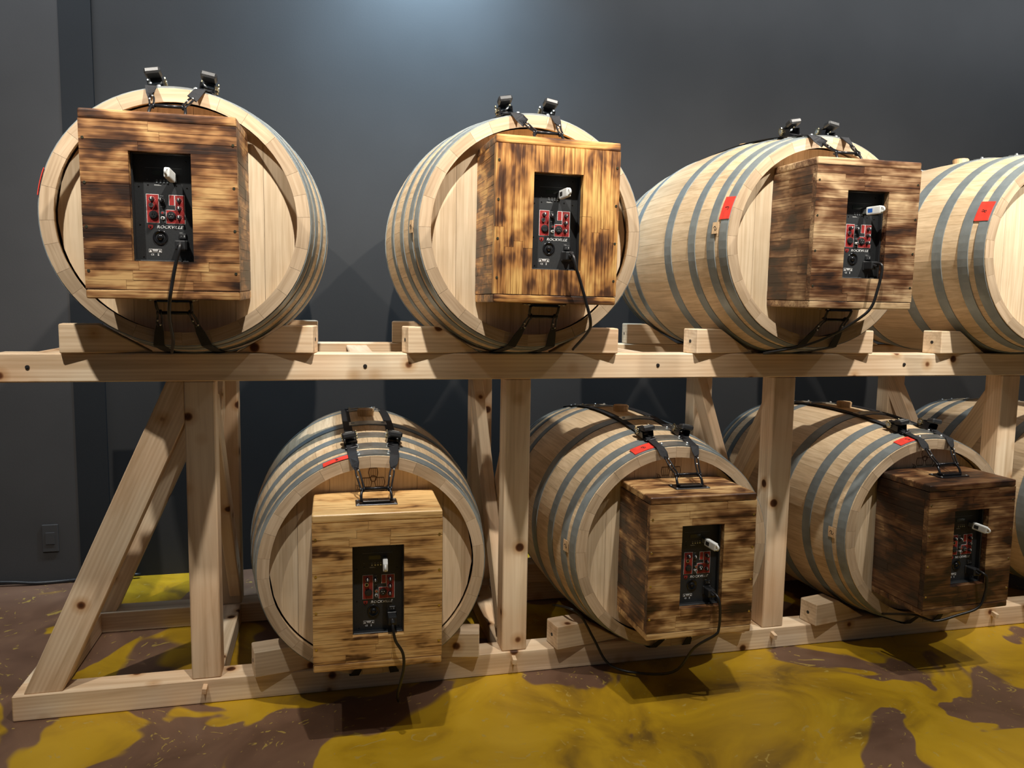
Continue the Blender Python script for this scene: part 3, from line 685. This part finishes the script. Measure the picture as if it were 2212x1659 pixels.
# ------------------------------------------------------------------ USB sticks, cords
USBP = {1: ((.022, .073), 'standing up a little', (10, -14)), 2: ((.011, .077), 'pointing out', (4, 18)), 3: ((.012, .075), 'lying level', (2, 40)), 5: ((.018, .078), 'seen end on', (-3, -6)), 6: ((.017, .074), 'slanting down', (-8, 30)), 7: ((.026, .072), 'slanting down', (-8, 34))}
WHERE = {1: 'the leftmost upper box', 2: 'the golden upright-strip box', 3: 'the grey-brown upper box', 5: 'the honey-coloured lower box', 6: 'the mottled brown lower box', 7: 'the nearly black lower box'}
for k, ((x, z), how, (pit, yaw)) in USBP.items():
    b = BX[k]; p = W_(b, (x, .033, z - .012))
    u = empty('usb_stick', p, 'white USB stick plugged into the black panel of ' + WHERE[k], 'usb stick', 'USB sticks in the amplifier panels')
    u.rotation_euler = (math.radians(-pit), 0, math.radians(yaw * .5) + b.rotation_euler[2])
    box('plug', (-.0045, -.012, -.006), (.0045, .0, .006), STEELB, u, .0006)
    box('body', (-.006, -.052, -.0105), (.006, -.0115, .0105), USBW, u, .003, 2)
    bm = bmesh.new(); bm_tube(bm, [Vector((0, -.0525 - .007 * math.sin(a * PI / 8), .0065 * math.cos(a * PI / 8))) for a in range(9)], .0028, 8); from_bm('loop', bm, USBW, u, True)
    lb = box('label_patch', (-.0064, -.03, -.005), (-.0058, -.017, .005), USBB if k == 3 else INK, u)
def strap_pts(): pass
CORDS = {
    1: [(.034, .004, -.073), (.036, -.012, -.082), (.0279, -.014, -.115), (.0196, -.013, -.1545), (.0122, -.010, -.194), (.002, .03, -.234), (-.010, .12, -.29), (-.03, .2, -.325)],
    2: [(.034, .004, -.070), (.036, -.018, -.082), (.042, -.024, -.11), (.0493, -.023, -.1286), (.069, -.02, -.1835), (.0852, -.015, -.2334), (.092, .02, -.262), (.09, .12, -.31)],
    3: [(.033, .002, -.073), (.036, -.022, -.076), (.0366, -.026, -.0967), (.0286, -.024, -.1453), (.0174, -.02, -.188), (-.0051, -.005, -.2187), (-.0435, .04, -.262), (-.097, .1, -.30), (-.17, .18, -.327)],
    5: [(.033, .004, -.072), (.034, -.012, -.092), (.0401, -.015, -.1223), (.0568, -.014, -.1533), (.060, -.011, -.189), (.0534, 0, -.236), (.05, .06, -.30), (.06, .16, -.37)],
    6: [(.033, .004, -.072), (.040, -.02, -.082), (.0445, -.026, -.1144), (.0443, -.024, -.1657), (.0356, -.02, -.1854), (-.0015, .02, -.235), (-.02, .1, -.34), (-.09, .2, -.385), (-.16, .24, -.37), (-.2, .265, -.30), (-.235, .285, -.235), (-.27, .3, -.213), (-.28, .42, -.25)],
    7: [(.033, .004, -.07), (.036, -.02, -.075), (.044, -.024, -.09), (.044, -.022, -.1363), (.026, -.018, -.178), (-.0352, -.005, -.200), (-.0997, .01, -.216), (-.135, .05, -.21), (-.15, .16, -.25)]}
for k, pts in CORDS.items():
    b = BX[k]; o = W_(b, pts[0])
    c = empty('power_cord', o, 'black power cord hanging out of the panel of ' + WHERE[k], 'power cord', 'power cords of the speaker boxes')
    wp = [W_(b, p) - o for p in pts]
    tube('cable', smooth_path(wp[:], 6), .0037, CABLE, c)
    q0 = W_(b, (.0335, .030, -.0785)) - o
    pl = box('plug', (-.0105, -.030, -.0105), (.0105, .0, .0105), PLAST, c, .003, 2); pl.location = q0
    n = cyl('strain_relief', W_(b, (.0335, .002, -.0775)) - o, W_(b, (.0345, -.010, -.081)) - o, .0055, PLAST, c, .004, 12)

# ------------------------------------------------------------------ ratchet straps
def strap(k, bx, yf, zc, s, label, front_only=False):
    b = BX[k]; C = Vector((bx, yf, zc)); A = 90 - s * 10.2
    org = C + surf(.09, A, .0)
    root = empty('ratchet_strap', org, label, 'strap', 'ratchet straps over the barrels')
    def P(t, ang, off): return C + surf(t, ang, off) - org
    pts = []; wd = []; wid = []
    wt = Vector((1, 0, 0))
    bail_t = W_(b, (s * .0335, .105, BH / 2 + .034)) - org
    bail_b = W_(b, (s * .0335, .105, -BH / 2 - .034)) - org
    # from the bottom hook, under the barrel, round the rear and over the top to the ratchet
    AB = -A
    lo = []
    e0 = C + surf(-.001, AB, .004) - org
    lo.append((bail_b.lerp(e0, .35), .012)); lo.append((bail_b.lerp(e0, .6), .02)); lo.append((e0, .024)); lo.append((P(.012, AB, .005), .024))
    for i in range(1, 13): lo.append((P(.012 + (LEN - .02) * i / 12, AB, .0045), .024))
    lo.append((P(LEN + .004, AB, .004), .024)); lo.append((Vector((P(LEN + .006, AB, 0).x, P(LEN + .006, A, 0).y, (C.z - org.z))), .024)); lo.append((P(LEN + .004, A, .004), .024))
    for i in range(1, 13): lo.append((P(LEN - .008 - (LEN - .14) * i / 12, A, .0045), .024))
    lo.append((P(.115, A, .012), .024))
    ribbon('webbing', [p for p, w in lo], [wt] * len(lo), [w for p, w in lo], .0018, WEB, root)
    # ratchet to the upper hook
    e1 = P(-.0015, A, .006)
    hi = [(P(.085, A, .011), .024), (P(.05, A, .006), .024), (P(.015, A, .0052), .024), (e1, .024), (e1.lerp(bail_t, .25), .024 if zc > 1 else .022), (e1.lerp(bail_t, .55 if zc > 1 else .42), .022 if zc > 1 else .013)]
    tw = [wt, wt, wt, wt, (wt + Vector((0, .5 * s, .2))).normalized(), (wt * .6 + Vector((0, .8 * s, .3))).normalized()]
    ribbon('short_webbing', [p for p, w in hi], tw, [w for p, w in hi], .0022, WEB, root)
    def hook(a, c_, nm):
        d = (c_ - a); u = wt - d.normalized() * wt.dot(d.normalized()); u.normalize(); bm = bmesh.new()
        for q in (-1, 1):
            bm_tube(bm, smooth_path([a + u * .002 * q, a + d * .25 + u * .005 * q, a + d * .7 + u * .0045 * q, c_ + u * .004 * q + Vector((0, -.005, 0)), c_ + u * .003 * q + Vector((0, -.004, -.007 if nm > 0 else .007)), c_ + u * .002 * q + Vector((0, .006, -.004 if nm > 0 else .004))], 3), .0024, 6)
        h = from_bm('hook', bm, BLKMETAL, root, True)
        bm = bmesh.new()
        for t in (.12, .45): bm_sphere(bm, a + d * t + Vector((.003 * (1 if t < .3 else -1), -.005, 0)), .0026, 8)
        from_bm('rivet', bm, STEELB, h)
    hook(e1.lerp(bail_t, .5 if zc > 1 else .36), bail_t, 1); hook(bail_b.lerp(e0, .4), bail_b, -1)
    # ratchet body, axes: d along the barrel (towards the front), n outward, w sideways
    p0, p1 = P(.125, A, .006), P(.055, A, .006)
    d = (p1 - p0).normalized(); n = surf(.09, A, 1).normalized(); n = Vector((n.x, 0, n.z)).normalized(); n = (n - d * n.dot(d)).normalized(); w = d.cross(n)
    MB = Matrix((w, d, n)).transposed().to_4x4(); MB.translation = p0
    def part(name, lo_, hi_, m, rx=0, piv=(0, 0, 0), bev=.0012, par=None):
        bm = bmesh.new(); bm_box(bm, lo_, hi_, bev)
        bm.transform(MB @ Matrix.Translation(piv) @ Matrix.Rotation(rx, 4, 'X') @ Matrix.Translation([-v for v in piv]))
        return from_bm(name, bm, m, par or root)
    fr = part('ratchet_frame', (-.0165, .002, -.001), (.0165, .07, .003), BLKMETAL)
    for q in (-1, 1):
        part('ratchet_cheek', (q * .0165 - .001, .0, -.001), (q * .0165 + .001, .05, .021), BLKMETAL)
        bm = bmesh.new(); nn = 12
        poly = [((.0125 if a % 2 else .0098) * math.cos(PI * a / nn), (.0125 if a % 2 else .0098) * math.sin(PI * a / nn)) for a in range(2 * nn)]
        Av = [bm.verts.new((q * .0185, .012 + y_, .015 + z_)) for y_, z_ in poly]; Bv = [bm.verts.new((q * .0208, .012 + y_, .015 + z_)) for y_, z_ in poly]
        bm.faces.new(Av); bm.faces.new(Bv[::-1])
        for i in range(len(poly)): bm.faces.new((Av[i], Av[(i + 1) % len(poly)], Bv[(i + 1) % len(poly)], Bv[i]))
        bm.transform(MB); from_bm('gear', bm, BRASS, root)
    bm = bmesh.new(); bm_cyl(bm, (-.022, .012, .015), (.022, .012, .015), .0062, .0062, 14); bm.transform(MB); from_bm('spindle', bm, STEELB, root)
    rx = math.radians(14 if zc < 1 else 24)
    part('handle_arm', (-.0135, .01, .017), (.0135, .052, .023), BLKMETAL, rx, (0, .012, .015))
    gp = part('handle_grip', (-.0185, .036, .0135), (.0185, .066, .029), PLAST, rx, (0, .012, .015), .004)
    for q in (.045, .052):
        part('grip_slot', (-.009, q, .0285), (.009, q + .003, .0297), DIM, rx, (0, .012, .015), 0, gp)
    part('release_lever', (-.011, -.012, .012), (.011, .006, .016), BLKMETAL, -.3, (0, .0, .012))
    return root
for k, bx, yf, zc in ((1, UX[0], YU, ZU), (2, UX[1], YU, ZU), (3, UX[2], YU, ZU), (5, LX[0], YL, ZL), (6, LX[1], YL, ZL), (7, LX[2], YL, ZL)):
    for s, sn in ((-1, 'left'), (1, 'right')):
        strap(k, bx, yf, zc, s, 'black ratchet strap, the %s of the two holding %s' % (sn, WHERE[k]))
